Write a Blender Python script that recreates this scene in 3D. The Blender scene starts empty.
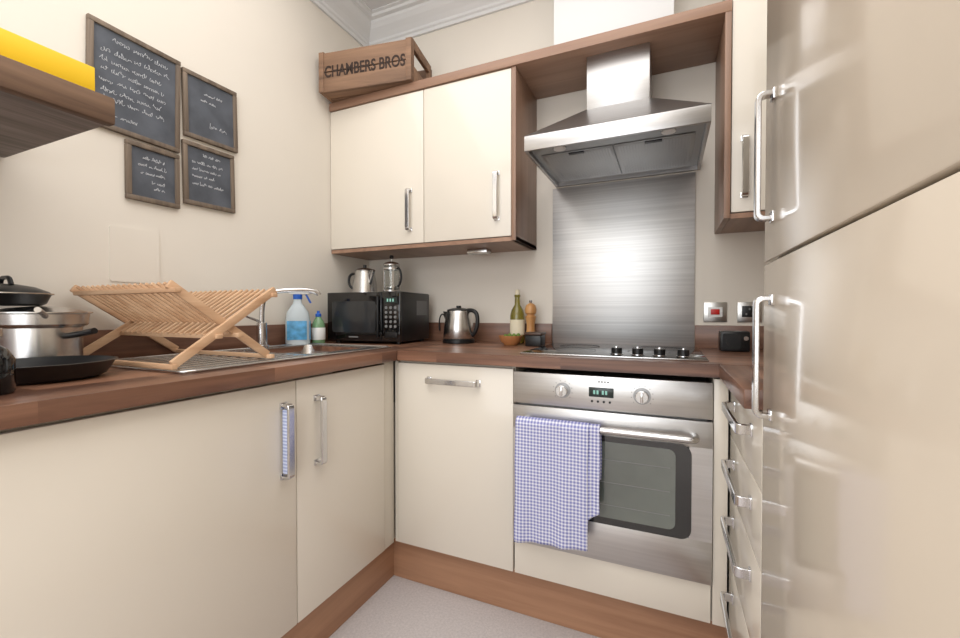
import bpy, bmesh, math, random
from mathutils import Vector, Matrix
random.seed(7)
S=bpy.context.scene
COL=S.collection
def srgb(r,g,b):
    f=lambda c:(c/255/12.92) if c/255<=.04045 else ((c/255+.055)/1.055)**2.4
    return (f(r),f(g),f(b),1)
# ---------------------------------------------------------------- materials
def newmat(name):
    m=bpy.data.materials.new(name);m.use_nodes=True
    nt=m.node_tree;b=nt.nodes['Principled BSDF']
    return m,nt,b
def mat(name,col,rough=.5,metal=0,coat=0,bump=0,bscale=100,spec=.5,trans=0,emit=0,var=0,vscale=3,alpha=1,ior=1.45):
    m,nt,b=newmat(name)
    b.inputs['Base Color'].default_value=col
    b.inputs['Roughness'].default_value=rough
    b.inputs['Metallic'].default_value=metal
    b.inputs['Coat Weight'].default_value=coat
    b.inputs['Coat Roughness'].default_value=.03
    b.inputs['Specular IOR Level'].default_value=spec
    b.inputs['Transmission Weight'].default_value=trans
    b.inputs['IOR'].default_value=ior
    if emit:
        b.inputs['Emission Color'].default_value=col;b.inputs['Emission Strength'].default_value=emit
    tc=nt.nodes.new('ShaderNodeTexCoord')
    if var:
        n=nt.nodes.new('ShaderNodeTexNoise');n.inputs['Scale'].default_value=vscale;n.inputs['Detail'].default_value=4
        nt.links.new(tc.outputs['Object'],n.inputs['Vector'])
        mr=nt.nodes.new('ShaderNodeMapRange');mr.inputs['From Min'].default_value=.3;mr.inputs['From Max'].default_value=.7
        nt.links.new(n.outputs['Fac'],mr.inputs['Value'])
        mx=nt.nodes.new('ShaderNodeMix');mx.data_type='RGBA'
        mx.inputs[6].default_value=tuple(c*(1-var) for c in col[:3])+(1,);mx.inputs[7].default_value=tuple(min(1,c*(1+var)) for c in col[:3])+(1,)
        nt.links.new(mr.outputs[0],mx.inputs[0]);nt.links.new(mx.outputs[2],b.inputs['Base Color'])
    if bump:
        n=nt.nodes.new('ShaderNodeTexNoise');n.inputs['Scale'].default_value=bscale;n.inputs['Detail'].default_value=3
        nt.links.new(tc.outputs['Object'],n.inputs['Vector'])
        bp=nt.nodes.new('ShaderNodeBump');bp.inputs['Strength'].default_value=bump;bp.inputs['Distance'].default_value=.002
        nt.links.new(n.outputs['Fac'],bp.inputs['Height']);nt.links.new(bp.outputs[0],b.inputs['Normal'])
    return m
def wood(name,dark,light,axis='x',rough=.4,grain=1.0,plank=0,bump=.1,mid=None,plankaxis='y'):
    """grain runs along axis; optional planks of width `plank` give per-stave tone changes"""
    m,nt,b=newmat(name);L=nt.links
    tc=nt.nodes.new('ShaderNodeTexCoord');mp=nt.nodes.new('ShaderNodeMapping')
    sc={'x':(1.2,22,22),'y':(22,1.2,22),'z':(22,22,1.2)}[axis]
    mp.inputs['Scale'].default_value=tuple(s*grain for s in sc)
    L.new(tc.outputs['Object'],mp.inputs['Vector'])
    vec=mp.outputs[0]
    if plank:
        sep=nt.nodes.new('ShaderNodeSeparateXYZ');L.new(tc.outputs['Object'],sep.inputs[0])
        ia={'x':0,'y':1,'z':2}
        mu=nt.nodes.new('ShaderNodeMath');mu.operation='DIVIDE';mu.inputs[1].default_value=plank;L.new(sep.outputs[ia[plankaxis]],mu.inputs[0])
        fl=nt.nodes.new('ShaderNodeMath');fl.operation='FLOOR';L.new(mu.outputs[0],fl.inputs[0])
        wn=nt.nodes.new('ShaderNodeTexWhiteNoise');wn.noise_dimensions='1D';L.new(fl.outputs[0],wn.inputs['W'])
        m2=nt.nodes.new('ShaderNodeMath');m2.operation='MULTIPLY_ADD';m2.inputs[1].default_value=2.2
        L.new(sep.outputs[ia[axis]],m2.inputs[0])
        m3=nt.nodes.new('ShaderNodeMath');m3.operation='MULTIPLY';m3.inputs[1].default_value=7;L.new(wn.outputs['Value'],m3.inputs[0]);L.new(m3.outputs[0],m2.inputs[2])
        f2=nt.nodes.new('ShaderNodeMath');f2.operation='FLOOR';L.new(m2.outputs[0],f2.inputs[0])
        cb=nt.nodes.new('ShaderNodeCombineXYZ');L.new(fl.outputs[0],cb.inputs[0]);L.new(f2.outputs[0],cb.inputs[1])
        w2=nt.nodes.new('ShaderNodeTexWhiteNoise');w2.noise_dimensions='2D';L.new(cb.outputs[0],w2.inputs['Vector'])
        ad=nt.nodes.new('ShaderNodeVectorMath');ad.operation='ADD'
        s4=nt.nodes.new('ShaderNodeVectorMath');s4.operation='SCALE';s4.inputs['Scale'].default_value=30;L.new(w2.outputs['Color'],s4.inputs[0])
        L.new(mp.outputs[0],ad.inputs[0]);L.new(s4.outputs[0],ad.inputs[1]);vec=ad.outputs[0]
    n=nt.nodes.new('ShaderNodeTexNoise');n.inputs['Scale'].default_value=1;n.inputs['Detail'].default_value=6;n.inputs['Roughness'].default_value=.6;n.inputs['Distortion'].default_value=.6
    L.new(vec,n.inputs['Vector'])
    fac=n.outputs['Fac']
    if plank:
        mm=nt.nodes.new('ShaderNodeMath');mm.operation='MULTIPLY_ADD';mm.inputs[1].default_value=.35
        L.new(w2.outputs['Value'],mm.inputs[0]);
        m5=nt.nodes.new('ShaderNodeMath');m5.operation='SUBTRACT';m5.inputs[1].default_value=.17;L.new(fac,m5.inputs[0]);L.new(m5.outputs[0],mm.inputs[2]);fac=mm.outputs[0]
    r=nt.nodes.new('ShaderNodeValToRGB');r.color_ramp.elements[0].position=.3;r.color_ramp.elements[1].position=.7
    r.color_ramp.elements[0].color=dark;r.color_ramp.elements[1].color=light
    L.new(fac,r.inputs[0]);L.new(r.outputs[0],b.inputs['Base Color'])
    b.inputs['Roughness'].default_value=rough
    if bump:
        bp=nt.nodes.new('ShaderNodeBump');bp.inputs['Strength'].default_value=bump;bp.inputs['Distance'].default_value=.001
        L.new(n.outputs['Fac'],bp.inputs['Height']);L.new(bp.outputs[0],b.inputs['Normal'])
    return m
def steel(name,col=(.55,.54,.53,1),rough=.28,axis='x',streak=.12,tone=0):
    m,nt,b=newmat(name);L=nt.links
    tc=nt.nodes.new('ShaderNodeTexCoord');mp=nt.nodes.new('ShaderNodeMapping')
    mp.inputs['Scale'].default_value={'x':(3,400,400),'y':(400,3,400),'z':(400,400,3)}[axis]
    L.new(tc.outputs['Object'],mp.inputs['Vector'])
    n=nt.nodes.new('ShaderNodeTexNoise');n.inputs['Scale'].default_value=1;n.inputs['Detail'].default_value=3;L.new(mp.outputs[0],n.inputs['Vector'])
    mr=nt.nodes.new('ShaderNodeMapRange');mr.inputs['To Min'].default_value=max(.02,rough-streak);mr.inputs['To Max'].default_value=rough+streak
    L.new(n.outputs['Fac'],mr.inputs['Value']);L.new(mr.outputs[0],b.inputs['Roughness'])
    b.inputs['Metallic'].default_value=1;b.inputs['Base Color'].default_value=col
    if tone:
        mp2=nt.nodes.new('ShaderNodeMapping');mp2.inputs['Scale'].default_value={'x':(1.5,130,130),'y':(130,1.5,130),'z':(130,130,1.5)}[axis]
        L.new(tc.outputs['Object'],mp2.inputs['Vector'])
        n2=nt.nodes.new('ShaderNodeTexNoise');n2.inputs['Scale'].default_value=1;n2.inputs['Detail'].default_value=5;L.new(mp2.outputs[0],n2.inputs['Vector'])
        m3=nt.nodes.new('ShaderNodeMapRange');m3.inputs['From Min'].default_value=.3;m3.inputs['From Max'].default_value=.7;L.new(n2.outputs['Fac'],m3.inputs['Value'])
        mx=nt.nodes.new('ShaderNodeMix');mx.data_type='RGBA';mx.inputs[6].default_value=tuple(c*(1-tone) for c in col[:3])+(1,);mx.inputs[7].default_value=tuple(c*(1+tone) for c in col[:3])+(1,)
        L.new(m3.outputs[0],mx.inputs[0]);L.new(mx.outputs[2],b.inputs['Base Color'])
    bp=nt.nodes.new('ShaderNodeBump');bp.inputs['Strength'].default_value=.05;bp.inputs['Distance'].default_value=.0005
    L.new(n.outputs['Fac'],bp.inputs['Height']);L.new(bp.outputs[0],b.inputs['Normal'])
    return m
def gingham(name,base,line,period=.011,axes=(0,2)):
    m,nt,b=newmat(name);L=nt.links
    tc=nt.nodes.new('ShaderNodeTexCoord');sp=nt.nodes.new('ShaderNodeSeparateXYZ');L.new(tc.outputs['Object'],sp.inputs[0])
    outs=[]
    for a in axes:
        d=nt.nodes.new('ShaderNodeMath');d.operation='DIVIDE';d.inputs[1].default_value=period;L.new(sp.outputs[a],d.inputs[0])
        fr=nt.nodes.new('ShaderNodeMath');fr.operation='FRACT';L.new(d.outputs[0],fr.inputs[0])
        g=nt.nodes.new('ShaderNodeMath');g.operation='LESS_THAN';g.inputs[1].default_value=.55;L.new(fr.outputs[0],g.inputs[0]);outs.append(g)
    ad=nt.nodes.new('ShaderNodeMath');ad.operation='ADD';L.new(outs[0].outputs[0],ad.inputs[0]);L.new(outs[1].outputs[0],ad.inputs[1])
    h=nt.nodes.new('ShaderNodeMath');h.operation='MULTIPLY';h.inputs[1].default_value=.5;L.new(ad.outputs[0],h.inputs[0])
    mx=nt.nodes.new('ShaderNodeMix');mx.data_type='RGBA';mx.inputs[6].default_value=base;mx.inputs[7].default_value=line
    L.new(h.outputs[0],mx.inputs[0]);L.new(mx.outputs[2],b.inputs['Base Color']);b.inputs['Roughness'].default_value=.9
    return m
WALL=mat('wall_paint_cream',srgb(225,218,207),.75,bump=.05,bscale=60,var=.012)
CEIL=mat('ceiling_paint_white',srgb(222,221,221),.8)
TRIMW=mat('trim_white',srgb(224,224,224),.5)
CREAM=mat('gloss_cream_door',srgb(222,214,201),.25,coat=.25,spec=.4)
FRIDGEM=mat('gloss_cream_door_shaded',srgb(208,196,180),.13,coat=.12,spec=.38)  # cream door colour darkened to carry the shade on the right-hand fronts
CARC=mat('carcass_cream',srgb(208,200,186),.45)
WTOPX=wood('worktop_walnut_x',srgb(84,56,44),srgb(146,106,84),'x',.34,plank=.07,plankaxis='y',bump=.05)
WTOPY=wood('worktop_walnut_y',srgb(84,56,44),srgb(146,106,84),'y',.34,plank=.07,plankaxis='x',bump=.05)
UPST=wood('upstand_walnut',srgb(92,62,50),srgb(142,106,86),'x',.35,bump=.05)
UPSTY=wood('upstand_walnut_y',srgb(92,62,50),srgb(142,106,86),'y',.35,bump=.05)
PLX=wood('plinth_wood_x',srgb(146,106,80),srgb(180,138,108),'x',.45,grain=.8,bump=.05)
PLY=wood('plinth_wood_y',srgb(146,106,80),srgb(180,138,108),'y',.45,grain=.8,bump=.05)
PAN=wood('walnut_panel_x',srgb(130,98,80),srgb(164,130,108),'x',.4,grain=.8,bump=.05)
PANZ=wood('walnut_panel_z',srgb(126,98,80),srgb(156,124,104),'z',.4,grain=.8,bump=.05)
PANY=wood('walnut_panel_y',srgb(130,98,80),srgb(164,130,108),'y',.4,grain=.8,bump=.05)
SHELFW=wood('weathered_shelf_wood',srgb(92,85,82),srgb(158,148,142),'y',.8,grain=1.2,bump=.6)
SHELFE=wood('shelf_edge_wood',srgb(74,54,42),srgb(126,98,76),'y',.7,grain=1.2,bump=.6)
CRATEW=wood('crate_wood',srgb(98,74,58),srgb(156,122,96),'x',.7,grain=1.0,bump=.4)
FRAMEW=wood('slate_frame_wood',srgb(84,72,62),srgb(132,116,100),'z',.7,grain=1.5,bump=.3)
BEECH=wood('beech',srgb(186,146,112),srgb(220,186,152),'y',.55,grain=1.0,bump=.1)
BEECHX=wood('beech_x',srgb(186,146,112),srgb(220,186,152),'x',.55,grain=1.0,bump=.1)
OLIVEW=wood('mill_wood',srgb(170,116,66),srgb(206,156,100),'z',.4,grain=1.5,bump=.1)
DLID=wood('dark_lid',srgb(50,34,26),srgb(84,58,42),'x',.4)
SLATE=mat('slate_board',srgb(80,84,92),.65,var=.25,vscale=14)
CHALK=mat('chalk',srgb(190,192,196),.9)
BSTEEL=steel('brushed_steel_x',(.58,.57,.56,1),.34,'x',tone=.06)
SPLASH=steel('brushed_steel_splash',(.64,.64,.635,1),.46,'x',.06,tone=.10)
HOODS=steel('hood_steel',(.47,.46,.455,1),.34,'x',tone=.05)
CHROME=mat('chrome',(.70,.70,.71,1),.16,1)
SATIN=mat('satin_steel',(.60,.59,.58,1),.26,1)
DSTEEL=mat('dark_steel_filter',(.34,.34,.34,1),.42,1)
MSTEEL=mat('filter_mesh_steel',(.40,.40,.40,1),.42,1)
BLACKG=mat('black_gloss',srgb(16,16,17),.08,coat=.5)
HOBG=mat('hob_black_glass',srgb(14,14,15),.07,spec=.35)
BLACKP=mat('black_plastic',srgb(24,24,25),.35)
DGLASS=mat('oven_glass',srgb(100,106,100),.05,coat=1,spec=.8,var=.2,vscale=4)  # greenish grey base colour paints in the reflection on the glass
WINR=mat('oven_glass_border',srgb(34,35,35),.06,coat=1)
WHITEP=mat('white_plastic',srgb(232,232,230),.35)
GLASS=mat('clear_glass',(.95,.97,.96,1),.02,trans=1)
OILG=mat('olive_oil_glass',srgb(150,140,60),.08,trans=.5,coat=.5)
LABEL=mat('paper_label',srgb(226,216,190),.8)
BLUEP=mat('blue_plastic',srgb(40,96,190),.35)
CLEANER=mat('cleaner_bottle_plastic',srgb(214,226,232),.2,trans=.2)
CLEANL=mat('cleaner_label',srgb(90,160,206),.4,var=.35,vscale=40)
SOAPG=mat('dish_soap_green',srgb(150,196,150),.15,trans=.4)
RED=mat('red_switch',srgb(190,30,26),.35)
YEL=mat('yellow_card',srgb(240,196,30),.5)
PAPER=mat('white_paper',srgb(228,226,222),.7)
TERRA=mat('bowl_wood',srgb(178,120,74),.5,var=.1)
GREEN=mat('green_herb',srgb(96,120,48),.7)
CARPET=mat('carpet_greige',srgb(192,185,184),.95,bump=.7,bscale=300,var=.10,vscale=130)
NONST=mat('nonstick_black',srgb(26,26,27),.35)
LCD=mat('lcd_display',srgb(40,50,48),.2)
LEDG=mat('led_digits',srgb(130,180,168),.4,emit=.3)
TOWEL=gingham('gingham_towel',srgb(228,228,236),srgb(122,126,184),.0105)
BLUEREFL=gingham('blue_check_cloth',srgb(205,212,234),srgb(100,122,188),.009,(1,2))
GREY=mat('grey_mark',srgb(120,120,120),.5)
SOCK=mat('steel_plate',(.55,.54,.52,1),.3,1)
# ---------------------------------------------------------------- helpers
class G:
    def __init__(s,name,loc=(0,0,0),rot=0,local=False):
        e=bpy.data.objects.new(name,None);COL.objects.link(e);e.empty_display_size=.05
        e.location=loc;e.rotation_euler=(0,0,rot);s.e=e;s.local=local
        s.M=Matrix.Translation(loc)@Matrix.Rotation(rot,4,'Z')
    def add(s,o):
        o.parent=s.e
        if not s.local:o.matrix_parent_inverse=s.M.inverted()
def link(o,g=None):
    COL.objects.link(o)
    if g is not None:g.add(o)
    return o
def mesh(name,bm,m,g=None,smooth=False):
    bmesh.ops.recalc_face_normals(bm,faces=bm.faces[:])
    me=bpy.data.meshes.new(name);bm.to_mesh(me);bm.free()
    for mm in (m if isinstance(m,(list,tuple)) else [m]):me.materials.append(mm)
    if smooth:
        for p in me.polygons:p.use_smooth=True
        try: me.set_sharp_from_angle(angle=math.radians(40))
        except Exception: pass
    return link(bpy.data.objects.new(name,me),g)
def box(name,lo,hi,m,g=None,bev=0,seg=2,M=None):
    bm=bmesh.new();bmesh.ops.create_cube(bm,size=1)
    c=[(a+b)/2 for a,b in zip(lo,hi)];d=[abs(b-a) for a,b in zip(lo,hi)]
    for v in bm.verts:v.co=Vector((c[0]+v.co.x*d[0],c[1]+v.co.y*d[1],c[2]+v.co.z*d[2]))
    if bev:bmesh.ops.bevel(bm,geom=bm.edges[:],offset=min(bev,min(d)*.45),segments=seg,affect='EDGES',profile=.5)
    if M is not None:bmesh.ops.transform(bm,matrix=M,verts=bm.verts[:])
    return mesh(name,bm,m,g,smooth=bool(bev))
def quadbox(name,a,b,w,h,up,m,g=None,bev=0):
    """bar from a to b, width w, height h"""
    a=Vector(a);b=Vector(b);d=(b-a);l=d.length;x=d.normalized();u=Vector(up);y=u.cross(x).normalized();z=x.cross(y)
    M=Matrix((x,y,z)).transposed().to_4x4();M.translation=(a+b)/2
    return box(name,(-l/2,-w/2,-h/2),(l/2,w/2,h/2),m,g,bev,M=M)
def lathe(name,prof,c,m,g=None,seg=40,axis='z',rot=None):
    bm=bmesh.new();rings=[]
    for r,z in prof:
        if r<1e-5:rings.append([bm.verts.new((0,0,z))])
        else:rings.append([bm.verts.new((r*math.cos(2*math.pi*i/seg),r*math.sin(2*math.pi*i/seg),z)) for i in range(seg)])
    for a,b in zip(rings,rings[1:]):
        if len(a)==1 and len(b)==1:continue
        for i in range(seg):
            j=(i+1)%seg
            if len(a)==1:bm.faces.new((a[0],b[i],b[j]))
            elif len(b)==1:bm.faces.new((a[i],a[j],b[0]))
            else:bm.faces.new((a[i],a[j],b[j],b[i]))
    R={'z':Matrix.Identity(4),'y':Matrix.Rotation(math.pi/2,4,'X'),'x':Matrix.Rotation(math.pi/2,4,'Y')}[axis]
    if rot is not None:R=rot
    bmesh.ops.transform(bm,matrix=Matrix.Translation(c)@R,verts=bm.verts[:])
    return mesh(name,bm,m,g,smooth=True)
def cyl(name,c,r,h,m,g=None,axis='z',seg=32,bev=0):
    b=bev or min(r,h)*.08
    return lathe(name,[(0,0),(r-b,0),(r,b),(r,h-b),(r-b,h),(0,h)],c,m,g,seg,axis)
def tube(name,pts,r,m,g=None,res=8,smoothcurve=False,cyc=False,fillet=0):
    cu=bpy.data.curves.new(name,'CURVE');cu.dimensions='3D';cu.bevel_depth=r;cu.bevel_resolution=4;cu.use_fill_caps=True
    P=[Vector(p) for p in pts]
    if fillet:
        Q=[P[0]]
        for i in range(1,len(P)-1):
            a=(P[i-1]-P[i]).normalized()*fillet;b=(P[i+1]-P[i]).normalized()*fillet
            for k in range(7):
                t=k/6;Q.append((P[i]+a)*(1-t)**2+P[i]*2*t*(1-t)+(P[i]+b)*t*t)
        Q.append(P[-1]);P=Q
    if smoothcurve:
        sp=cu.splines.new('NURBS');sp.points.add(len(P)-1)
        for q,p in zip(sp.points,P):q.co=(*p,1)
        sp.order_u=min(4,len(P));sp.use_endpoint_u=True;sp.resolution_u=res;sp.use_cyclic_u=cyc
    else:
        sp=cu.splines.new('POLY');sp.points.add(len(P)-1)
        for q,p in zip(sp.points,P):q.co=(*p,1)
        sp.use_cyclic_u=cyc
    o=bpy.data.objects.new(name+'_c',cu);COL.objects.link(o)
    dg=bpy.context.evaluated_depsgraph_get();me=bpy.data.meshes.new_from_object(o.evaluated_get(dg))
    bpy.data.objects.remove(o);me.materials.clear();me.materials.append(m)
    for p in me.polygons:p.use_smooth=True
    return link(bpy.data.objects.new(name,me),g)
def prism(name,poly,axis,lo,hi,m,g=None,bev=0):
    """extrude 2D poly along axis. axis x: poly=(y,z); y: (x,z); z:(x,y)"""
    bm=bmesh.new()
    def P(p,t):return {'x':(t,p[0],p[1]),'y':(p[0],t,p[1]),'z':(p[0],p[1],t)}[axis]
    a=[bm.verts.new(P(p,lo)) for p in poly];b=[bm.verts.new(P(p,hi)) for p in poly]
    bm.faces.new(a);bm.faces.new(b);n=len(poly)
    for i in range(n):bm.faces.new((a[i],a[(i+1)%n],b[(i+1)%n],b[i]))
    if bev:bmesh.ops.bevel(bm,geom=bm.edges[:],offset=bev,segments=2,affect='EDGES')
    return mesh(name,bm,m,g,smooth=bool(bev))
def rrect(x0,x1,z0,z1,r,n=6):
    out=[]
    for cx,cz,a0 in ((x1-r,z1-r,0),(x0+r,z1-r,90),(x0+r,z0+r,180),(x1-r,z0+r,270)):
        for k in range(n+1):
            a=math.radians(a0+90*k/n);out.append((cx+r*math.cos(a),cz+r*math.sin(a)))
    return out
def handle(name,p,along,out,L,g,off=.033,w=.020):
    """flat chrome bow handle: p centre on door face; strap bent into a D"""
    p=Vector(p);A=Vector(along);O=Vector(out);Wd=A.cross(O).normalized()
    t=.008;r=.012
    def arc(cx,cy,rr,a0,a1,n=5):
        return [(cx+rr*math.cos(math.radians(a0+(a1-a0)*k/n)),cy+rr*math.sin(math.radians(a0+(a1-a0)*k/n))) for k in range(n+1)]
    h=L/2
    outer=[(-h,0)]+arc(-h+r,off-r,r,180,90)+arc(h-r,off-r,r,90,0)+[(h,0)]
    ri=r-t*.6;inner=[(h-t,0)]+arc(h-t-ri,off-t-ri,ri,0,90)+arc(-h+t+ri,off-t-ri,ri,90,180)+[(-h+t,0)]
    poly=outer+inner
    bm=bmesh.new()
    f=[bm.verts.new(p+A*a+O*b+Wd*w/2) for a,b in poly];k=[bm.verts.new(p+A*a+O*b-Wd*w/2) for a,b in poly]
    n=len(poly);no=len(outer)
    for i in range(n):bm.faces.new((f[i],f[(i+1)%n],k[(i+1)%n],k[i]))
    for i in range(no-1):
        j=n-1-i
        bm.faces.new((f[i],f[i+1],f[j-1],f[j]));bm.faces.new((k[i],k[i+1],k[j-1],k[j]))
    bmesh.ops.recalc_face_normals(bm,faces=bm.faces[:])
    o=mesh(name,bm,CHROME,g,smooth=True)
    md=o.modifiers.new('b','BEVEL');md.width=.0018;md.segments=2;md.limit_method='ANGLE';md.angle_limit=math.radians(50)
    for q in (-h+.006,h-.006):
        c=p+A*q
        quadbox(name+'_foot',c-O*.0005,c+O*.005,w+.004,.018,A,CHROME,g,bev=.0015)
# ---------------------------------------------------------------- room shell
RX=2.33;RY=-3.9;H=2.66
box('floor',(-.1,RY-.1,-.05),(RX+.1,.1,0),CARPET)
box('ceiling',(-.1,RY-.1,H),(RX+.1,.1,H+.08),CEIL)
box('wall_left',(-.1,RY-.1,0),(0,.1,H),WALL)
box('wall_back',(0,0,0),(RX,.1,H),WALL)
box('wall_right',(RX,RY-.1,0),(RX+.1,.1,H),WALL)
g=G('wall_front',(1.1,RY,1.3))
WX0,WX1,WZ0,WZ1=.15,2.18,.55,2.45
box('wall_front_below',(0,RY-.1,0),(RX,RY,WZ0),WALL,g)
box('wall_front_above',(0,RY-.1,WZ1),(RX,RY,H),WALL,g)
box('wall_front_l',(0,RY-.1,WZ0),(WX0,RY,WZ1),WALL,g)
box('wall_front_r',(WX1,RY-.1,WZ0),(RX,RY,WZ1),WALL,g)
g=G('window_1',(1.15,RY,1.6))
for a,b in (((WX0,WZ0),(WX1,WZ0+.06)),((WX0,WZ1-.06),(WX1,WZ1)),((WX0,WZ0),(WX0+.06,WZ1)),((WX1-.06,WZ0),(WX1,WZ1)),((1.12,WZ0),(1.18,WZ1)),((WX0,1.55),(WX1,1.59))):
    box('window_bar',(a[0],RY-.07,a[1]),(b[0],RY-.02,b[1]),TRIMW,g,bev=.004)
def cornice(name,along):
    prof=[(0,2.535),(.012,2.535),(.014,2.55),(.022,2.556),(.024,2.568),(.04,2.585),(.062,2.605),(.078,2.625),(.082,2.636),(.10,2.64),(.104,2.652),(.118,2.655),(.118,H),(0,H)]
    bm=bmesh.new()
    if along=='y':
        ra=[bm.verts.new((p,RY,z)) for p,z in prof];rb=[bm.verts.new((p,-p,z)) for p,z in prof]
    else:
        ra=[bm.verts.new((p,-p,z)) for p,z in prof];rb=[bm.verts.new((RX,-p,z)) for p,z in prof]
    n=len(prof)
    for i in range(n):bm.faces.new((ra[i],ra[(i+1)%n],rb[(i+1)%n],rb[i]))
    bm.faces.new(ra);bm.faces.new(rb)
    mesh(name,bm,TRIMW)
cornice('trim_1','y');cornice('trim_2','x')
XR=1.722   # plane of the right-hand door fronts
# ---------------------------------------------------------------- worktop
g=G('worktop',(.3,-.6,.89))
prism('worktop_back',[(.6201,-.001),(2.329,-.001),(2.329,-.62),(.6201,-.62)],'z',.872,.91,WTOPX,g,bev=.003)
SX0,SX1,SY0,SY1=.07,.53,-1.34,-.53
BX0,BX1,BY0,BY1=.13,.46,-.90,-.58
for lo,hi in (((.001,-2.6),(BX0,-.001)),((BX1,-2.6),(.62,-.001)),((BX0,-2.6),(BX1,BY0)),((BX0,BY1),(BX1,-.001))):
    box('worktop_left',(lo[0],lo[1],.872),(hi[0],hi[1],.91),WTOPY,g)
box('worktop_edge',(.618,-2.6,.872),(.6225,-.62,.91),WTOPY,g,bev=.002)
box('worktop_right',(XR-.030,-1.029,.872),(2.329,-.6195,.91),WTOPY,g,bev=.003)
g=G('worktop_upstand',(1,0,.95))
box('upstand_back_l',(.001,-.019,.91),(1.066,-.001,1.002),UPST,g,bev=.002)
box('upstand_back_r',(1.664,-.019,.91),(2.329,-.001,1.002),UPST,g,bev=.002)
box('upstand_left',(.001,-2.6,.91),(.019,-.019,1.002),UPSTY,g,bev=.002)
# ---------------------------------------------------------------- base cabinets
P0=.16;DT=.868
g=G('base_cabinet',(.3,-1.3,.5))
box('carcass',(.002,-2.6,P0),(.578,-.91,DT-.001),CARC,g)
box('carcass_corner',(.002,-.91,P0),(.578,-.002,.70),CARC,g)
yy=[-.6665,-1.0765,-1.672,-2.267]
for i in range(3):
    box('door_%d'%i,(.580,yy[i+1]+.0015,P0+.004),(.599,yy[i]-.0015,DT-.006),CREAM,g,bev=.0025)
box('corner_filler',(.575,-.664,P0+.002),(.594,-.604,DT-.001),CARC,g,bev=.001)
handle('handle_1',(.599,-1.002,.703),(0,0,1),(1,0,0),.205,g)
handle('handle_2',(.599,-1.122,.703),(0,0,1),(1,0,0),.205,g)
box('blue_reflection_strip',(.603,-1.129,.615),(.624,-1.115,.79),BLUEREFL,g,bev=.003)  # added strip, stands in for the blue reflection in the handle
g=G('base_cabinet',(.84,-.3,.5))
box('carcass',(.60,-.578,P0),(1.080,-.002,DT-.001),CARC,g)
box('door',(.612,-.599,P0+.004),(1.081,-.580,DT-.006),CREAM,g,bev=.0025)
box('corner_filler',(.5945,-.594,P0+.002),(.610,-.575,DT-.001),CARC,g)
handle('handle_3',(.852,-.599,.804),(1,0,0),(0,-1,0),.212,g)
g=G('kitchen_plinth',(1.1,-.55,.08))
box('plinth_back',(.563,-.563,.001),(1.745,-.545,P0-.001),PLX,g)
box('plinth_left',(.545,-2.6,.001),(.563,-.545,P0-.001),PLY,g)
box('plinth_right',(1.745,-2.24,.001),(1.763,-.545,P0-.001),PLY,g)
g=G('oven_housing',(1.38,-.3,.2))
box('panel_under_oven',(1.086,-.597,P0+.003),(1.678,-.580,.276),CREAM,g,bev=.002)
box('housing_side_l',(1.0815,-.578,P0),(1.0835,-.002,.868),CARC,g)
box('housing_side_r',(1.6805,-.578,P0),(1.6835,-.002,.868),CARC,g)
box('filler_right',(1.682,-.597,P0+.003),(XR-.004,-.580,DT-.002),CREAM,g,bev=.001)
# ---------------------------------------------------------------- drawers on the right
g=G('drawer_unit',(2,-.8,.5))
box('carcass',(XR+.021,-1.026,P0),(2.328,-.60,DT-.001),CARC,g)
dz=[.866,.715,.565,.365,.164]
for i in range(4):
    box('drawer_front_%d'%i,(XR,-1.026,dz[i+1]+.0015),(XR+.019,-.602,dz[i]-.0015),CREAM,g,bev=.002)
    handle('drawer_handle_%d'%i,(XR,-.815,dz[i]-.055),(0,1,0),(-1,0,0),.25,g,off=.032,w=.022)
# ---------------------------------------------------------------- tall fridge freezer
g=G('built_in_fridge_freezer',(2,-1.3,1.1))
box('carcass',(XR+.021,-1.638,P0),(2.328,-1.031,2.30),CARC,g)
box('door_upper',(XR,-1.636,1.1465),(XR+.0195,-1.032,2.30),FRIDGEM,g,bev=.0025)
box('door_lower',(XR,-1.636,P0+.003),(XR+.0195,-1.032,1.1415),FRIDGEM,g,bev=.0025)
handle('handle_upper',(XR,-1.105,1.317),(0,0,1),(-1,0,0),.216,g,off=.028,w=.018)
handle('handle_lower',(XR,-1.105,.978),(0,0,1),(-1,0,0),.207,g,off=.028,w=.018)
g=G('tall_larder_cabinet',(2,-1.95,1.1))
box('carcass',(XR+.021,-2.24,P0),(2.328,-1.640,2.30),CARC,g)
box('door',(XR,-2.238,P0+.003),(XR+.0195,-1.640,2.30),FRIDGEM,g,bev=.003)
# ---------------------------------------------------------------- wall cabinets
ZB,ZT,UY=1.370,2.062,-.305
g=G('wall_cabinet',(.5,-.14,1.7))
box('carcass',(.002,UY+.022,ZB),(.966,-.002,ZT),CARC,g)
box('underside',(.002,UY+.004,ZB-.018),(.988,-.002,ZB-.001),PANY,g)
box('door_l',(.003,UY,ZB+.002),(.547,UY+.020,ZT-.002),CREAM,g,bev=.0025)
box('door_r',(.550,UY,ZB+.002),(.967,UY+.020,ZT-.002),CREAM,g,bev=.0025)
box('end_panel_wood',(.969,UY-.002,ZB-.018),(.988,-.002,ZT),PANZ,g,bev=.001)
handle('handle_l',(.475,UY,1.525),(0,0,1),(0,-1,0),.19,g,off=.030)
handle('handle_r',(.905,UY,1.542),(0,0,1),(0,-1,0),.20,g,off=.030)
box('under_light',(.70,-.17,ZB-.040),(.80,-.11,ZB-.019),SATIN,g,bev=.003)
g=G('walnut_bridging_shelf',(.9,-.14,2.09))
box('top_board',(.002,UY-.008,2.0635),(1.752,-.002,2.102),PAN,g,bev=.002)
g=G('wall_cabinet',(2.0,-.14,1.7))
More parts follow.
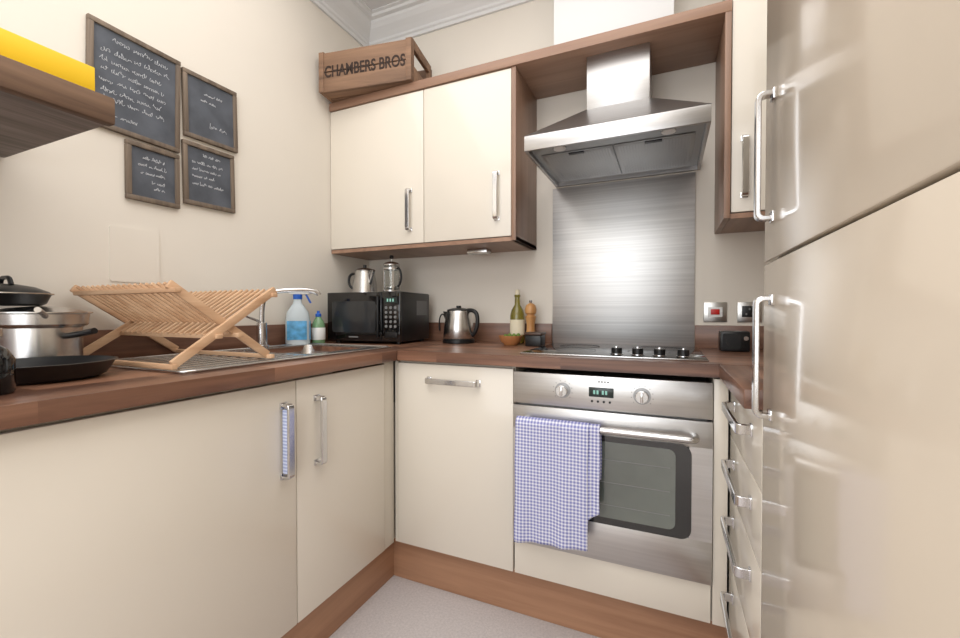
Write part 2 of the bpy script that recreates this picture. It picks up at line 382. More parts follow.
box('end_panel_wood',(1.732,UY-.008,1.372),(1.751,-.002,2.0625),PANZ,g,bev=.001)
box('carcass',(1.754,UY+.022,1.39),(2.328,-.002,2.40),CARC,g)
box('door_r',(1.754,UY,1.392),(2.31,UY+.02,2.40),CREAM,g,bev=.0025)
box('underside',(1.752,UY+.004,1.372),(2.328,-.002,1.389),PANY,g)
handle('handle',(1.792,UY,1.54),(0,0,1),(0,-1,0),.20,g,off=.030)
g=G('boxed_duct',(1.35,-.1,2.3))
box('duct_casing',(1.118,-.20,2.1025),(1.576,-.001,H-.001),TRIMW,g,bev=.002)
box('conduit_stub',(.93,-.2,2.1025),(1.09,-.165,2.138),WHITEP,g,bev=.004)
# ---------------------------------------------------------------- splashback & hood
g=G('steel_splashback',(1.365,0,1.3))
box('splash_sheet',(1.068,-.010,.911),(1.662,-.001,1.63),SPLASH,g,bev=.001)
g=G('cooker_hood',(1.38,-.25,1.8))
X0,X1,YF,YB=1.083,1.679,-.49,-.0115
t=.012
box('rim_front',(X0,YF,1.636),(X1,YF+t,1.690),HOODS,g,bev=.002)
box('rim_left',(X0,YF+t,1.636),(X0+t,YB,1.690),HOODS,g,bev=.001)
box('rim_right',(X1-t,YF+t,1.636),(X1,YB,1.690),HOODS,g,bev=.001)
box('rim_back',(X0+t,YB-t,1.636),(X1-t,YB,1.690),HOODS,g)
bm=bmesh.new()
lo=[(X0,YF,1.690),(X1,YF,1.690),(X1,YB,1.690),(X0,YB,1.690)];hi=[(1.262,-.25,1.856),(1.496,-.25,1.856),(1.496,YB,1.856),(1.262,YB,1.856)]
a=[bm.verts.new(p) for p in lo];b=[bm.verts.new(p) for p in hi]
for i in range(4):bm.faces.new((a[i],a[(i+1)%4],b[(i+1)%4],b[i]))
mesh('canopy',bm,HOODS,g)
box('chimney',(1.263,-.249,1.85),(1.495,YB,2.0632),HOODS,g,bev=.002)
box('base_plate',(X0+t,YF+t,1.652),(X1-t,YB-t,1.656),DSTEEL,g)
for k in range(2):
    x0=1.118+k*.264;x1=x0+.260
    box('grease_filter_%d'%k,(x0,-.385,1.647),(x1,-.05,1.6515),MSTEEL,g,bev=.001)
    for j in range(24):
        xx=x0+.012+j*.0100
        box('filter_slat',(xx,-.37,1.6462),(xx+.006,-.065,1.6480),MSTEEL,g)
    box('filter_clip',((x0+x1)/2-.028,-.382,1.6435),((x0+x1)/2+.028,-.362,1.6475),BLACKP,g,bev=.001)
prism('light_panel',rrect(1.112,1.650,-.470,-.400,.02),'z',1.648,1.6525,DSTEEL,g)
for x in (1.20,1.56):cyl('hood_lamp',(x,-.435,1.6445),.022,.005,WHITEP,g)
# ---------------------------------------------------------------- oven
g=G('built_in_oven',(1.38,-.3,.57))
OX0,OX1=1.0845,1.679
box('body',(OX0+.01,-.58,.284),(OX1-.01,-.03,.850),DSTEEL,g)
box('control_panel',(OX0,-.605,.750),(OX1,-.581,.855),BSTEEL,g,bev=.002)
DZ0,DZ1=.281,.745
wx0,wx1,wz0,wz1=1.145,1.620,.405,.668
box('door_bottom',(OX0,-.612,DZ0),(OX1,-.582,wz0),BSTEEL,g,bev=.002)
box('door_top',(OX0,-.612,wz1),(OX1,-.582,DZ1),BSTEEL,g,bev=.002)
box('door_l',(OX0,-.6118,wz0-.003),(wx0,-.582,wz1+.003),BSTEEL,g)
box('door_r',(wx1,-.6118,wz0-.003),(OX1,-.582,wz1+.003),BSTEEL,g)
prism('window_border',rrect(wx0-.006,wx1+.006,wz0-.006,wz1+.006,.03),'y',-.6145,-.600,WINR,g)
prism('window_glass',rrect(wx0+.020,wx1-.036,wz0+.016,wz1-.012,.02),'y',-.6155,-.601,DGLASS,g)
for zz in (.46,.53,.60):box('oven_rack_bar',(wx0+.03,-.6158,zz),(wx1-.05,-.6153,zz+.0025),GREY,g)
tube('oven_handle',[(1.125,-.612,.700),(1.125,-.655,.700),(1.635,-.655,.700),(1.635,-.612,.700)],.010,SATIN,g,fillet=.02)
for x in (1.252,1.492):
    cyl('knob_ring',(x,-.605,.803),.025,.003,DSTEEL,g,axis='y')
    cyl('knob',(x,-.607,.803),.0185,.022,SATIN,g,axis='y')
    box('knob_grip',(x-.004,-.634,.788),(x+.004,-.626,.818),CHROME,g,bev=.002)
    for k in range(10):
        a=math.radians(-130+k*29);box('knob_tick',(x+.031*math.sin(a)-.0012,-.6058,.803+.031*math.cos(a)-.0012),(x+.031*math.sin(a)+.0012,-.6050,.803+.031*math.cos(a)+.0012),GREY,g)
box('display',(1.335,-.607,.790),(1.410,-.604,.820),LCD,g,bev=.001)
for k,x in enumerate((1.352,1.362,1.378,1.388)):box('digit',(x-.003,-.6078,.799),(x+.003,-.607,.811),LEDG,g)
for k in range(4):cyl('timer_button',(1.345+k*.018,-.605,.776),.0035,.003,BLACKP,g,axis='y')
for k in range(4):cyl('brand_dot',(1.366+k*.009,-.6052,.838),.003,.0008,GREY,g,axis='y')
# towel
def cloth(name,x0,x1,yf,ztop,zb0,zb1,m,g,amp=.004,ph=0,nx=40,nz=40):
    bm=bmesh.new();V=[]
    for i in range(nx+1):
        u=i/nx;x=x0+(x1-x0)*u;zb=zb0+(zb1-zb0)*u;row=[]
        pts=[];zback=ztop-.17
        for k in range(6):pts.append((-.628,zback+(ztop-.01-zback)*k/5))
        pts.append((-.636,ztop-.002));pts.append((-.645,ztop+.0035));pts.append((-.655,ztop+.005));pts.append((-.664,ztop+.002))
        for k in range(nz+1):
            t=k/nz;z=ztop-.008-(ztop-.008-zb)*t
            y=yf-amp*t*math.sin(u*9+ph+t*1.5)-amp*.5*math.sin(u*21+ph)*t - .003*t
            pts.append((y,z))
        for y,z in pts:row.append(bm.verts.new((x+.001*math.sin(z*30+ph),y,z)))
        V.append(row)
    for i in range(nx):
        for j in range(len(V[0])-1):bm.faces.new((V[i][j],V[i+1][j],V[i+1][j+1],V[i][j+1]))
    o=mesh(name,bm,m,g,smooth=True)
    md=o.modifiers.new('s','SOLIDIFY');md.thickness=.002;md.offset=0
    return o
g=G('tea_towel',(1.24,-.66,.5))
cloth('towel_front_fold',1.114,1.345,-.6725,.712,.318,.335,TOWEL,g,amp=.006)
cloth('towel_side_fold',1.30,1.378,-.6675,.7105,.40,.452,TOWEL,g,amp=.0025,ph=2)
# ---------------------------------------------------------------- hob
g=G('ceramic_hob',(1.38,-.3,.91))
box('hob_glass',(1.094,-.560,.9105),(1.670,-.06,.917),HOBG,g,bev=.002)
box('hob_front_trim',(1.092,-.563,.9105),(1.672,-.5603,.916),SATIN,g,bev=.001)
for x,y,r in ((1.23,-.20,.08),(1.53,-.20,.095),(1.23,-.40,.095),(1.50,-.37,.07)):
    lathe('zone_ring',[(r-.0025,0),(r,0),(r,.0004),(r-.0025,.0004)],(x,y,.9171),GREY,g)
for x in (1.408,1.473,1.538,1.606):
    cyl('hob_knob_ring',(x,-.505,.917),.021,.003,CHROME,g)
    cyl('hob_knob',(x,-.505,.919),.017,.020,BLACKP,g)
    box('hob_knob_grip',(x-.0035,-.521,.937),(x+.0035,-.489,.944),CHROME,g,bev=.0015)
# ---------------------------------------------------------------- sink
g=G('kitchen_sink',(.3,-.95,.9))
z=.9145
for lo,hi in (((SX0,SY0),(BX0,SY1)),((BX1,SY0),(SX1,SY1)),((BX0,SY0),(BX1,BY0)),((BX0,BY1),(BX1,SY1))):
    box('sink_deck',(lo[0],lo[1],.9103),(hi[0],hi[1],z),SATIN,g)
tube('sink_rim',[(x,y,z) for x,y in rrect(SX0,SX1,SY0,SY1,.03)],.0035,SATIN,g,cyc=True)
bm=bmesh.new()
r1=[bm.verts.new((x,y,z+.0005)) for x,y in rrect(BX0-.004,BX1+.004,BY0-.004,BY1+.004,.04)]
r2=[bm.verts.new((x,y,.76)) for x,y in rrect(BX0+.02,BX1-.02,BY0+.02,BY1-.02,.05)]
n=len(r1)
for i in range(n):bm.faces.new((r1[i],r1[(i+1)%n],r2[(i+1)%n],r2[i]))
bm.faces.new(r2)
mesh('sink_bowl',bm,SATIN,g,smooth=True)
for k in range(9):
    x=.12+k*.045;quadbox('drainer_rib',(x,-1.32,z+.001),(x,-.94,z+.001),.010,.004,(0,0,1),SATIN,g,bev=.0018)
lathe('sink_waste',[(0,0),(.035,0),(.038,.003),(.038,0.001)],((BX0+BX1)/2,(BY0+BY1)/2,.7605),CHROME,g)
g=G('mixer_tap',(.10,-.786,.95))
cyl('tap_base',(.10,-.786,.915),.026,.012,CHROME,g)
cyl('tap_body',(.10,-.786,.925),.019,.09,CHROME,g)
tube('tap_spout',[(.10,-.786,1.0),(.10,-.786,1.08),(.105,-.78,1.125),(.135,-.74,1.142),(.17,-.70,1.146),(.22,-.62,1.150),(.225,-.612,1.128)],.010,CHROME,g,smoothcurve=True)
quadbox('tap_lever',(.10,-.786,1.015),(.10,-.865,1.045),.012,.008,(0,0,1),CHROME,g,bev=.003)
# ---------------------------------------------------------------- dish rack
g=G('wooden_dish_rack',(.27,-1.2,1.0))
RX0,RX1=.045,.48
A0=Vector((0,-1.335,1.124));A1=Vector((0,-1.062,.928))
B0=Vector((0,-1.335,.928));B1=Vector((0,-1.045,1.122))
def at(v,x):return Vector((x,v.y,v.z))
for x in (RX1,RX0):
    quadbox('leg_a',at(A0,x-.013),at(A1,x-.013),.011,.022,(0,1,1),BEECH,g,bev=.002)
    quadbox('leg_b',at(B0,x),at(B1,x),.011,.022,(0,-1,1),BEECH,g,bev=.002)
dA=(A1-A0);dB=(B0-B1)
for nm,P,d,fr in (('rail_a',A0,dA,(.03,.62)),('rail_b',B1,dB,(.03,.62))):
    for f in fr:
        q=P+d*f+Vector((0,0,-.010))
        quadbox(nm,(RX0-.012,q.y,q.z),(RX1+.012,q.y,q.z),.018,.012,(0,0,1),BEECHX,g,bev=.002)
N=17
for k in range(N):
    x=RX0+.01+(RX1-RX0-.04)*k/(N-1)
    quadbox('slat_a',at(A0,x)+Vector((0,0,.002)),at(A0+dA*.66,x)+Vector((0,0,.002)),.007,.008,(0,1,1),BEECH,g,bev=.002)
    x+=.011
    quadbox('slat_b',at(B1,x)+Vector((0,0,.002)),at(B1+dB*.66,x)+Vector((0,0,.002)),.007,.008,(0,-1,1),BEECH,g,bev=.002)
for q in (A1,B0):
    quadbox('foot_rail',(RX0-.01,q.y,q.z-.004),(RX1+.01,q.y,q.z-.004),.014,.012,(0,0,1),BEECHX,g,bev=.002)
# ---------------------------------------------------------------- pans
g=G('frying_pan',(.33,-1.52,.93))
lathe('pan',[(0,0),(.094,0),(.108,.008),(.124,.036),(.128,.0375),(.123,.0385),(.104,.010),(.092,.005),(0,.005)],(.325,-1.51,.911),NONST,g,seg=56)
tube('pan_handle',[(.35,-1.632,.942),(.37,-1.70,.960),(.39,-1.80,.966)],.010,BLACKP,g,smoothcurve=True)
g=G('saucepan',(.12,-1.42,1.0))
c=(.115,-1.430,.911)
lathe('pot_body',[(0,0),(.069,0),(.075,.006),(.076,.105),(.079,.108),(.074,.108),(.072,.01),(0,.008)],c,SATIN,g,seg=48)
tube('pot_handle',[(.180,-1.415,.995),(.225,-1.410,.998),(.29,-1.40,1.010)],.0075,BLACKP,g,smoothcurve=True)
lathe('pot_base_band',[(.0765,0),(.078,.001),(.078,.014),(.0762,.015)],(c[0],c[1],.916),CHROME,g,seg=48)
g=G('saucepan',(.12,-1.44,1.05))
lathe('saute_body',[(0,0),(.083,0),(.088,.005),(.090,.030),(.094,.032),(.088,.032),(.086,.008),(0,.006)],(.115,-1.430,1.020),SATIN,g,seg=48)
tube('saute_handle',[(.200,-1.455,1.045),(.265,-1.485,1.055),(.33,-1.515,1.060)],.006,SATIN,g,smoothcurve=True)
g=G('saucepan_lid',(.115,-1.43,1.06))
lathe('lid_shell',[(.0,.0125),(.03,.012),(.065,.008),(.090,.001),(.096,0),(.096,.003),(.088,.0045),(.06,.0125),(.02,.017),(0,.0175)],(.115,-1.430,1.0525),SATIN,g,seg=48)
g=G('frying_pan',(.11,-1.48,1.09))
lathe('pan',[(0,0),(.060,0),(.069,.006),(.078,.028),(.081,.030),(.076,.030),(.065,.009),(0,.006)],(.105,-1.490,1.0705),NONST,g,seg=48)
lathe('pan_rim',[(.0805,0),(.083,.0005),(.083,.003),(.0805,.0035)],(.105,-1.490,1.098),SATIN,g,seg=48)
lathe('pan_lid',[(0,.022),(.02,.021),(.05,.015),(.074,.004),(.078,0),(.074,.001),(0,.014)],(.105,-1.490,1.1015),NONST,g,seg=48)
tube('lid_knob',[(.075,-1.490,1.120),(.085,-1.490,1.138),(.125,-1.490,1.138),(.135,-1.490,1.120)],.005,BLACKP,g,fillet=.01)
g=G('dark_glass_jar',(.47,-1.632,.95))
lathe('jar',[(0,0),(.030,0),(.033,.005),(.033,.06),(.024,.078),(.015,.085),(.015,.10),(0,.10)],(.475,-1.632,.911),BLACKG,g)
cyl('jar_cap',(.475,-1.632,1.0105),.018,.016,SATIN,g)
# ---------------------------------------------------------------- spray bottle
g=G('spray_bottle',(.070,-.580,.9148),math.radians(40),local=True)
g.e.scale=(1.12,1.12,1.03)
bm=bmesh.new();prev=None
sec=[(.042,.026,0),(.045,.028,.006),(.045,.028,.10),(.040,.025,.135),(.026,.020,.160),(.016,.015,.175),(.014,.014,.195)]
for a,b,zz in sec:
    ring=[bm.verts.new((a*math.copysign(abs(math.cos(t))**.7,math.cos(t)),b*math.copysign(abs(math.sin(t))**.7,math.sin(t)),zz)) for t in [2*math.pi*i/32 for i in range(32)]]
    if prev:
        for i in range(32):bm.faces.new((prev[i],prev[(i+1)%32],ring[(i+1)%32],ring[i]))
    else:bm.faces.new(ring)
    prev=ring
bm.faces.new(prev)
mesh('bottle_body',bm,CLEANER,g,smooth=True)
box('label_front',(-.036,-.0295,.02),(.036,-.0275,.10),CLEANL,g,bev=.0005)
box('label_side',(.0445,-.016,.02),(.0462,.016,.10),CLEANL,g,bev=.0005)
cyl('collar',(0,0,.192),.017,.02,BLUEP,g)
box('spray_head',(-.030,-.012,.212),(.044,.012,.240),WHITEP,g,bev=.006)
box('nozzle',(.044,-.008,.218),(.056,.008,.236),BLUEP,g,bev=.003)
quadbox('trigger',(.030,0,.214),(.048,0,.176),.012,.007,(1,0,0),BLUEP,g,bev=.002)
g=G('washing_up_bottle',(.10,-.490,.911))
c=(.100,-.490,.9105)
lathe('bottle',[(0,0),(.026,0),(.029,.004),(.029,.075),(.027,.09),(.022,.105),(.013,.118),(.012,.125),(0,.125)],c,SOAPG,g)
lathe('label',[(.0294,.02),(.0300,.021),(.0300,.074),(.0294,.075)],c,WHITEP,g)
lathe('cap',[(0,0),(.013,0),(.013,.012),(.007,.016),(.006,.026),(0,.027)],(c[0],c[1],c[2]+.125),BLUEP,g)
# ---------------------------------------------------------------- microwave
ang=math.atan2(.035,.384)
g=G('microwave_oven',(.090,-.42,.911),ang,local=True)
W,D,HH=.386,.30,.238
box('case',(0,.012,.010),(W,D,HH),BLACKP,g,bev=.006)
box('door_front',(0,-.004,.012),(.292,.012,HH-.002),BLACKG,g,bev=.003)
box('control_panel',(.294,-.004,.012),(W,.012,HH-.002),BLACKG,g,bev=.003)
prism('door_window',rrect(.028,.262,.052,.195,.012),'y',-.0055,-.003,mat('microwave_window',srgb(42,44,46),.12,coat=.6),g)
box('display',(.308,-.0055,.185),(.374,-.0035,.212),LCD,g)
for k in range(3):box('lcd_digit',(.322+k*.014,-.0062,.192),(.329+k*.014,-.0054,.205),LEDG,g)
for r in range(5):
    for c in range(3):cyl('key',(.318+c*.023,-.004,.165-r*.021),.0065,.003,GREY,g,axis='y')
box('open_button',(.312,-.0065,.030),(.372,-.004,.054),BLACKP,g,bev=.002)
box('door_handle',(.276,-.022,.03),(.286,-.012,.215),BLACKP,g,bev=.003)
for zz in (.04,.20):box('handle_post',(.277,-.014,zz),(.285,-.002,zz+.01),BLACKP,g)
box('brand_strip',(.12,-.0055,.028),(.17,-.0038,.034),GREY,g)
for x in (.03,W-.03):
    for y in (.04,D-.03):cyl('foot',(x,y,0),.012,.0105,BLACKP,g)
for k in range(10):box('vent_slot',(W-.0005,.16+k*.011,.13),(W+.0008,.166+k*.011,.20),GREY,g)
# ---------------------------------------------------------------- coffee pot & french press (stand on microwave)
TZ=.911+HH+.0005
g=G('steel_coffee_pot',(.158,-.235,TZ))
cx,cy=.158,-.235
lathe('pot',[(0,0),(.058,0),(.062,.004),(.059,.05),(.049,.10),(.048,.112),(.0,.112)],(cx,cy,TZ),SATIN,g)
lathe('pot_lid',[(.049,0),(.050,.004),(.034,.014),(.008,.020),(0,.020)],(cx,cy,TZ+.112),SATIN,g)
cyl('lid_knob',(cx,cy,TZ+.131),.009,.014,BLACKP,g)
tube('pot_spout',[(cx+.046,cy-.020,TZ+.045),(cx+.066,cy-.028,TZ+.065),(cx+.074,cy-.032,TZ+.10),(cx+.084,cy-.036,TZ+.112)],.008,SATIN,g,smoothcurve=True)
tube('pot_handle',[(cx-.048,cy,TZ+.100),(cx-.082,cy-.01,TZ+.110),(cx-.102,cy-.012,TZ+.07),(cx-.085,cy-.01,TZ+.028),(cx-.056,cy,TZ+.022)],.0065,BLACKP,g,smoothcurve=True)
g=G('french_press',(.305,-.2,TZ))
cx,cy=.300,-.205
lathe('glass_beaker',[(0,.012),(.036,.012),(.038,.016),(.038,.135),(.040,.137),(.0365,.137),(.0355,.018),(0,.016)],(cx,cy,TZ),GLASS,g)
lathe('press_base',[(0,0),(.040,0),(.042,.004),(.042,.016),(.0385,.018),(0,.0115)],(cx,cy,TZ),SATIN,g)
for k in range(4):
    a=math.radians(45+k*90);quadbox('frame_strut',(cx+.040*math.cos(a),cy+.040*math.sin(a),TZ+.01),(cx+.040*math.cos(a),cy+.040*math.sin(a),TZ+.135),.006,.0025,(math.cos(a),math.sin(a),0),SATIN,g)
lathe('frame_band',[(.0385,0),(.041,0),(.041,.008),(.0385,.008),(.0385,0)],(cx,cy,TZ+.118),SATIN,g)
lathe('press_lid',[(0,0),(.041,0),(.042,.006),(.030,.016),(.006,.022),(0,.022)],(cx,cy,TZ+.1375),SATIN,g)
cyl('plunger_rod',(cx,cy,TZ+.03),.002,.145,CHROME,g)
lathe('plunger_knob',[(0,0),(.008,.001),(.011,.009),(.008,.017),(0,.019)],(cx,cy,TZ+.172),BLACKP,g)
cyl('plunger_disc',(cx,cy,TZ+.028),.034,.006,SATIN,g)
tube('press_handle',[(cx+.040,cy-.004,TZ+.125),(cx+.068,cy-.008,TZ+.120),(cx+.070,cy-.008,TZ+.05),(cx+.041,cy-.004,TZ+.035)],.0055,BLACKP,g,smoothcurve=True)
# ---------------------------------------------------------------- kettle
g=G('electric_kettle',(.662,-.166,.911))
cx,cy=.655,-.165
cyl('kettle_base',(cx,cy,.911),.076,.018,BLACKP,g)
lathe('kettle_body',[(0,0),(.070,0),(.074,.006),(.070,.06),(.060,.120),(.056,.132),(0,.132)],(cx,cy,.930),SATIN,g,seg=48)
lathe('kettle_lid',[(.056,0),(.055,.006),(.030,.013),(0,.015)],(cx,cy,1.062),BLACKP,g)
cyl('kettle_lid_knob',(cx,cy,1.0765),.012,.010,BLACKP,g)
bm=bmesh.new()
v=[bm.verts.new(p) for p in ((cx-.045,cy-.026,1.058),(cx-.045,cy+.026,1.058),(cx-.086,cy,1.060),(cx-.058,cy-.018,1.010),(cx-.058,cy+.018,1.010))]
bm.faces.new((v[0],v[2],v[1]));bm.faces.new((v[0],v[3],v[2]));bm.faces.new((v[1],v[2],v[4]));bm.faces.new((v[3],v[4],v[2]));bm.faces.new((v[0],v[1],v[4],v[3]))
mesh('kettle_spout',bm,SATIN,g,smooth=False)
tube('kettle_handle',[(cx+.045,cy,1.064),(cx+.085,cy-.004,1.068),(cx+.104,cy-.006,1.04),(cx+.098,cy-.006,.98),(cx+.080,cy-.004,.950),(cx+.066,cy,.945)],.0095,BLACKP,g,smoothcurve=True)
tube('kettle_cable',[(cx-.05,cy+.06,.916),(.56,-.07,.918),(.53,-.05,1.0),(.50,-.04,1.07),(.47,-.035,1.02),(.475,-.03,.96)],.0035,BLACKP,g,smoothcurve=True)
# ---------------------------------------------------------------- small items by hob
g=G('oil_bottle',(.917,-.085,.911))
lathe('bottle_glass',[(0,0),(.031,0),(.034,.004),(.034,.13),(.028,.155),(.013,.18),(.012,.215),(.0145,.218),(.0145,.226),(0,.226)],(.917,-.075,.911),OILG,g)
lathe('bottle_label',[(.0345,.04),(.0350,.04),(.0350,.11),(.0345,.11)],(.917,-.075,.911),LABEL,g)
cyl('bottle_stopper',(.917,-.075,1.1375),.010,.024,LABEL,g)
g=G('pepper_mill',(.985,-.08,.911))
lathe('mill_body',[(0,0),(.028,0),(.029,.006),(.026,.02),(.020,.05),(.018,.085),(.023,.115),(.026,.125),(.018,.130),(.018,.134),(.025,.140),(.027,.158),(.022,.176),(.010,.186),(0,.187)],(.985,-.085,.911),OLIVEW,g)
lathe('mill_knob',[(0,0),(.006,.001),(.008,.007),(.005,.013),(0,.014)],(.985,-.085,1.098),CHROME,g)
g=G('small_wooden_bowl',(.935,-.2,.911))
lathe('bowl',[(0,0),(.028,0),(.030,.004),(.044,.018),(.052,.038),(.053,.042),(.049,.042),(.040,.02),(.026,.008),(0,.007)],(.930,-.205,.911),TERRA,g)
for k in range(9):
    a=k*2.4;r=.008+.0032*k
    lathe('herb_leaf_%d'%k,[(0,0),(.010,.006),(.011,.014),(.006,.022),(0,.024)],(.930+r*math.cos(a),-.205+r*math.sin(a),.932+.004*(k%3)),GREEN,g,seg=10)
g=G('spice_box',(1.04,-.19,.94))
box('box_base',(1.005,-.235,.911),(1.075,-.16,.957),BLACKP,g,bev=.004)
box('box_lid',(1.002,-.238,.9575),(1.078,-.157,.970),DLID,g,bev=.004)
def plate(name,x0,x1,z0,z1,kind):
    g=G(name,((x0+x1)/2,0,(z0+z1)/2))
    box('plate',(x0,-.008,z0),(x1,-.0005,z1),SOCK,g,bev=.003)
    xm=(x0+x1)/2;zm=(z0+z1)/2
    if kind=='cooker':
        box('insert',(xm-.026,-.0095,zm-.02),(xm+.026,-.0075,zm+.02),WHITEP,g,bev=.001)
        box('red_rocker',(xm-.016,-.013,zm-.010),(xm+.016,-.009,zm+.012),RED,g,bev=.002)
        box('neon',(xm-.006,-.0102,zm+.013),(xm+.006,-.0092,zm+.017),WHITEP,g)
    else:
        box('insert',(xm-.026,-.0095,zm-.02),(xm+.026,-.0075,zm+.024),BLACKP,g,bev=.001)
        for dx,dz in ((0,.012),(-.011,-.008),(.011,-.008)):box('pin_hole',(xm+dx-.003,-.0100,zm+dz-.004),(xm+dx+.003,-.0094,zm+dz+.004),GREY,g)
        box('rocker',(xm+.014,-.012,zm+.006),(xm+.024,-.009,zm+.020),BLACKP,g,bev=.001)
plate('cooker_switch',1.695,1.779,1.016,1.096,'cooker')
plate('wall_socket',1.814,1.898,1.016,1.096,'socket')
g=G('radio_speaker',(1.80,-.13,.94))
box('case',(1.740,-.17,.911),(1.835,-.10,.985),BLACKP,g,bev=.006)
prism('grille',rrect(1.747,1.805,.920,.977,.008),'y',-.1715,-.169,NONST,g)
cyl('dial',(1.821,-.17,.960),.008,.006,SATIN,g,axis='y')
cyl('speaker_ring',(1.776,-.1705,.948),.018,.0025,BLACKP,g,axis='y')
g=G('blank_wall_plate',(0,-1.164,1.235))
prism('plate',rrect(-1.234,-1.096,1.150,1.322,.008),'x',.0003,.003,WALL,g)
# ---------------------------------------------------------------- chalkboards
def chalk(y0,y1,z0,z1,rot,lines,seed):
    rnd=random.Random(seed)
    cy=(y0+y1)/2;cz=(z0+z1)/2;w=(y1-y0)/2;h=(z1-z0)/2
    g=G('chalkboard',(0.001,cy,cz),0,local=True);g.e.rotation_euler=(rot,0,0)
    fw=.015
    box('slate',(.002,-w+.004,-h+.004),(.008,w-.004,h-.004),SLATE,g)
    for lo,hi in (((-w,-h),(w,-h+fw)),((-w,h-fw),(w,h)),((-w,-h+fw),(-w+fw,h-fw)),((w-fw,-h+fw),(w,h-fw))):
        box('frame',(.0,lo[0],lo[1]),(.014,hi[0],hi[1]),FRAMEW,g,bev=.002)
    cu=bpy.data.curves.new('chalk_writing','CURVE');cu.dimensions='3D';cu.bevel_depth=.0007;cu.bevel_resolution=1
    for (v,u0,u1,size) in lines:
        u=u0;dr=rnd.uniform(-.03,.04)
        while u<u1-.05:
            wl=rnd.uniform(.14,.46)
            wl=min(wl,u1-u)
            pts=[];n=max(6,int(wl*w/size*5.5))
            for k in range(n):
                t=k/(n-1)
                yy_=(u+wl*t)*(w-fw)+size*.35*math.sin(k*2.1+rnd.random())
                zz_=(v+dr*u)*(h-fw)+size*(.45*math.sin(k*1.7+rnd.random()*1.4)+(.9 if rnd.random()<.16 else 0))
                pts.append((.0085,yy_,zz_))
            sp=cu.splines.new('NURBS');sp.points.add(len(pts)-1)
            for q,p in zip(sp.points,pts):q.co=(*p,1)
            sp.order_u=3;sp.use_endpoint_u=True;sp.resolution_u=3
            u+=wl+.08
    cu.materials.append(CHALK)
    link(bpy.data.objects.new('chalk_writing',cu),g)
L1=[(.80,-.6,.80,.012),(.56,-.85,.8,.012)]+[(.33-.2*i,-.88+.03*(i%2),.60+.3*((i*7)%3)/3,.0105) for i in range(5)]+[(-.80,-.8,.1,.008)]
chalk(-1.287,-1.030,1.608,1.924,math.radians(-1),L1,1)
chalk(-1.019,-.818,1.678,1.912,math.radians(1),[(.55,-.3,.5,.007),(.28,-.45,.2,.006),(-.55,-.1,.7,.012)],2)
chalk(-1.193,-1.034,1.413,1.598,0,[(.6,-.5,.5,.008),(.3,-.7,.6,.008),(0,-.6,.5,.007),(-.35,-.1,.6,.008),(-.6,.0,.6,.006)],3)
chalk(-1.021,-.831,1.440,1.662,math.radians(1),[(.75,-.3,.5,.008),(.45,-.8,.6,.008),(.2,-.8,.5,.007),(-.05,-.8,.2,.007),(-.35,-.8,.7,.008)],4)
# ---------------------------------------------------------------- shelf with yellow box
g=G('rustic_wall_shelf',(.25,-1.8,1.48))
box('shelf_plank',(.002,-2.3,1.450),(.472,-1.454,1.500),SHELFW,g,bev=.003)
box('shelf_front_edge',(.4725,-2.3,1.447),(.498,-1.450,1.503),SHELFE,g,bev=.004)
g=G('yellow_box',(.4,-1.6,1.53))
box('carton',(.30,-1.80,1.5035),(.484,-1.478,1.556),YEL,g,bev=.002)
box('carton_flap',(.30,-1.799,1.5563),(.486,-1.62,1.5575),PAPER,g)
g=G('storage_tin',(.2,-1.6,1.55))
cyl('tin_body',(.20,-1.56,1.5035),.06,.09,PAPER,g)
cyl('tin_lid',(.20,-1.56,1.593),.062,.018,SATIN,g)
# ---------------------------------------------------------------- crate
cang=math.radians(9.5)
g=G('wooden_crate',(.034,-.410,2.1025),cang,local=True)
CW,CD,CH=.474,.26,.198
tt=.012
for k,(a,b) in enumerate(((0.0,.090),(.096,.184))):
    box('front_plank_%d'%k,(0,0,a),(CW,tt,b),CRATEW,g,bev=.002)
    box('back_plank_%d'%k,(0,CD-tt,a),(CW,CD,b),CRATEW,g,bev=.002)
for x in (.001,CW-.019):
    for k,(a,b) in enumerate(((.0,.078),(.155,CH))):
        box('end_plank',(x,tt,a),(x+.018,CD-tt,b),CRATEW,g,bev=.002)
    for y in (tt,CD-tt-.022):box('end_post',(x-.0005,y,0.001),(x+.0185,y+.022,CH-.002),CRATEW,g,bev=.001)
for k in range(4):box('base_slat',(.02,tt+.002+k*.058,0.001),(CW-.02,tt+.052+k*.058,.010),CRATEW,g)
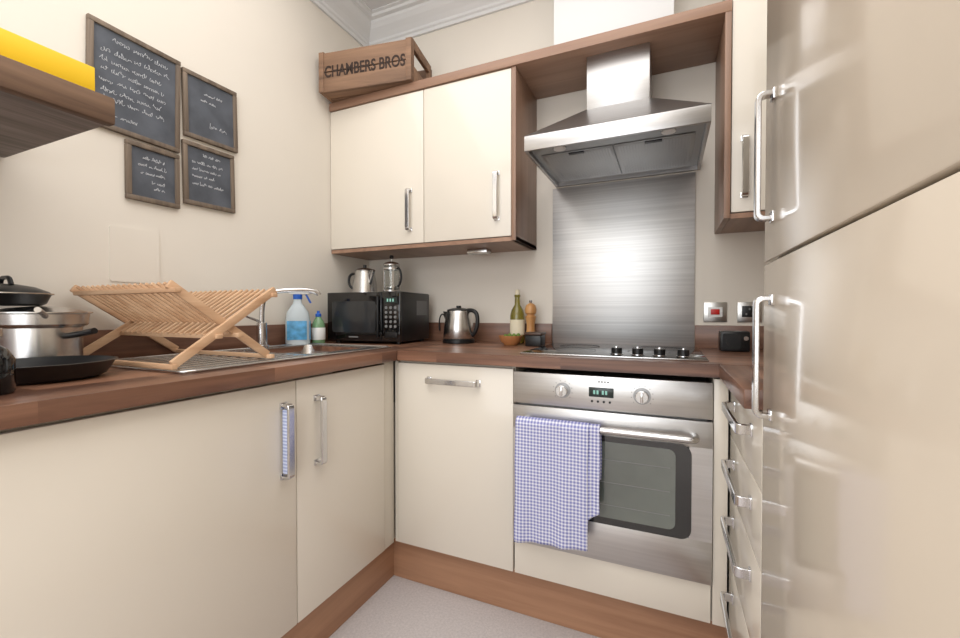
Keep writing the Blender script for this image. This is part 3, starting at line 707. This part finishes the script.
for xb in (0,CW-.026):box('corner_batten',(xb,-.004,.0),(xb+.026,.0,.188),CRATEW,g,bev=.001)
fc=bpy.data.curves.new('lettering','FONT');fc.body='CHAMBERS BROS';fc.size=.074;fc.extrude=.0006;fc.align_x='CENTER';fc.offset=.0016
fo=bpy.data.objects.new('lettering_c',fc);COL.objects.link(fo)
dg=bpy.context.evaluated_depsgraph_get();me=bpy.data.meshes.new_from_object(fo.evaluated_get(dg));bpy.data.objects.remove(fo)
xs=[v.co.x for v in me.vertices];sx=(CW-.06)/(max(xs)-min(xs))
me.transform(Matrix.Translation((CW/2-(max(xs)+min(xs))/2*sx,-.0008,.068))@Matrix.Rotation(math.pi/2,4,'X')@Matrix.Diagonal((sx,1,1,1)))
me.materials.clear();me.materials.append(mat('stencil_ink',srgb(52,38,32),.8))
link(bpy.data.objects.new('lettering',me),g)
# ---------------------------------------------------------------- camera
cd=bpy.data.cameras.new('camera');cd.sensor_width=36;cd.lens=422.03/960*36;cd.clip_start=.02
co=bpy.data.objects.new('camera',cd);COL.objects.link(co)
co.location=(1.5585,-1.9566,1.0539);co.rotation_euler=(math.radians(90-.869),0,math.radians(23.887))
S.camera=co
# ---------------------------------------------------------------- light
w=bpy.data.worlds.new('world');S.world=w;w.use_nodes=True
w.node_tree.nodes['Background'].inputs[0].default_value=(.85,.92,1,1);w.node_tree.nodes['Background'].inputs[1].default_value=1.2
def area(name,loc,rot,sx,sy,power,col):
    l=bpy.data.lights.new(name,'AREA');l.shape='RECTANGLE';l.size=sx;l.size_y=sy;l.energy=power;l.color=col
    o=bpy.data.objects.new(name,l);COL.objects.link(o);o.location=loc;o.rotation_euler=rot;return o
area('window_daylight',(1.165,RY+.02,1.5),(math.radians(90),0,0),2.0,1.88,35,(.97,.985,1))
area('ceiling_fill',(1.15,-1.95,H-.02),(0,0,0),1.9,2.7,43,(1,.985,.965))  # added soft fill below the ceiling to flatten the light, no real fitting
S.view_settings.view_transform='Standard'
S.view_settings.exposure=0
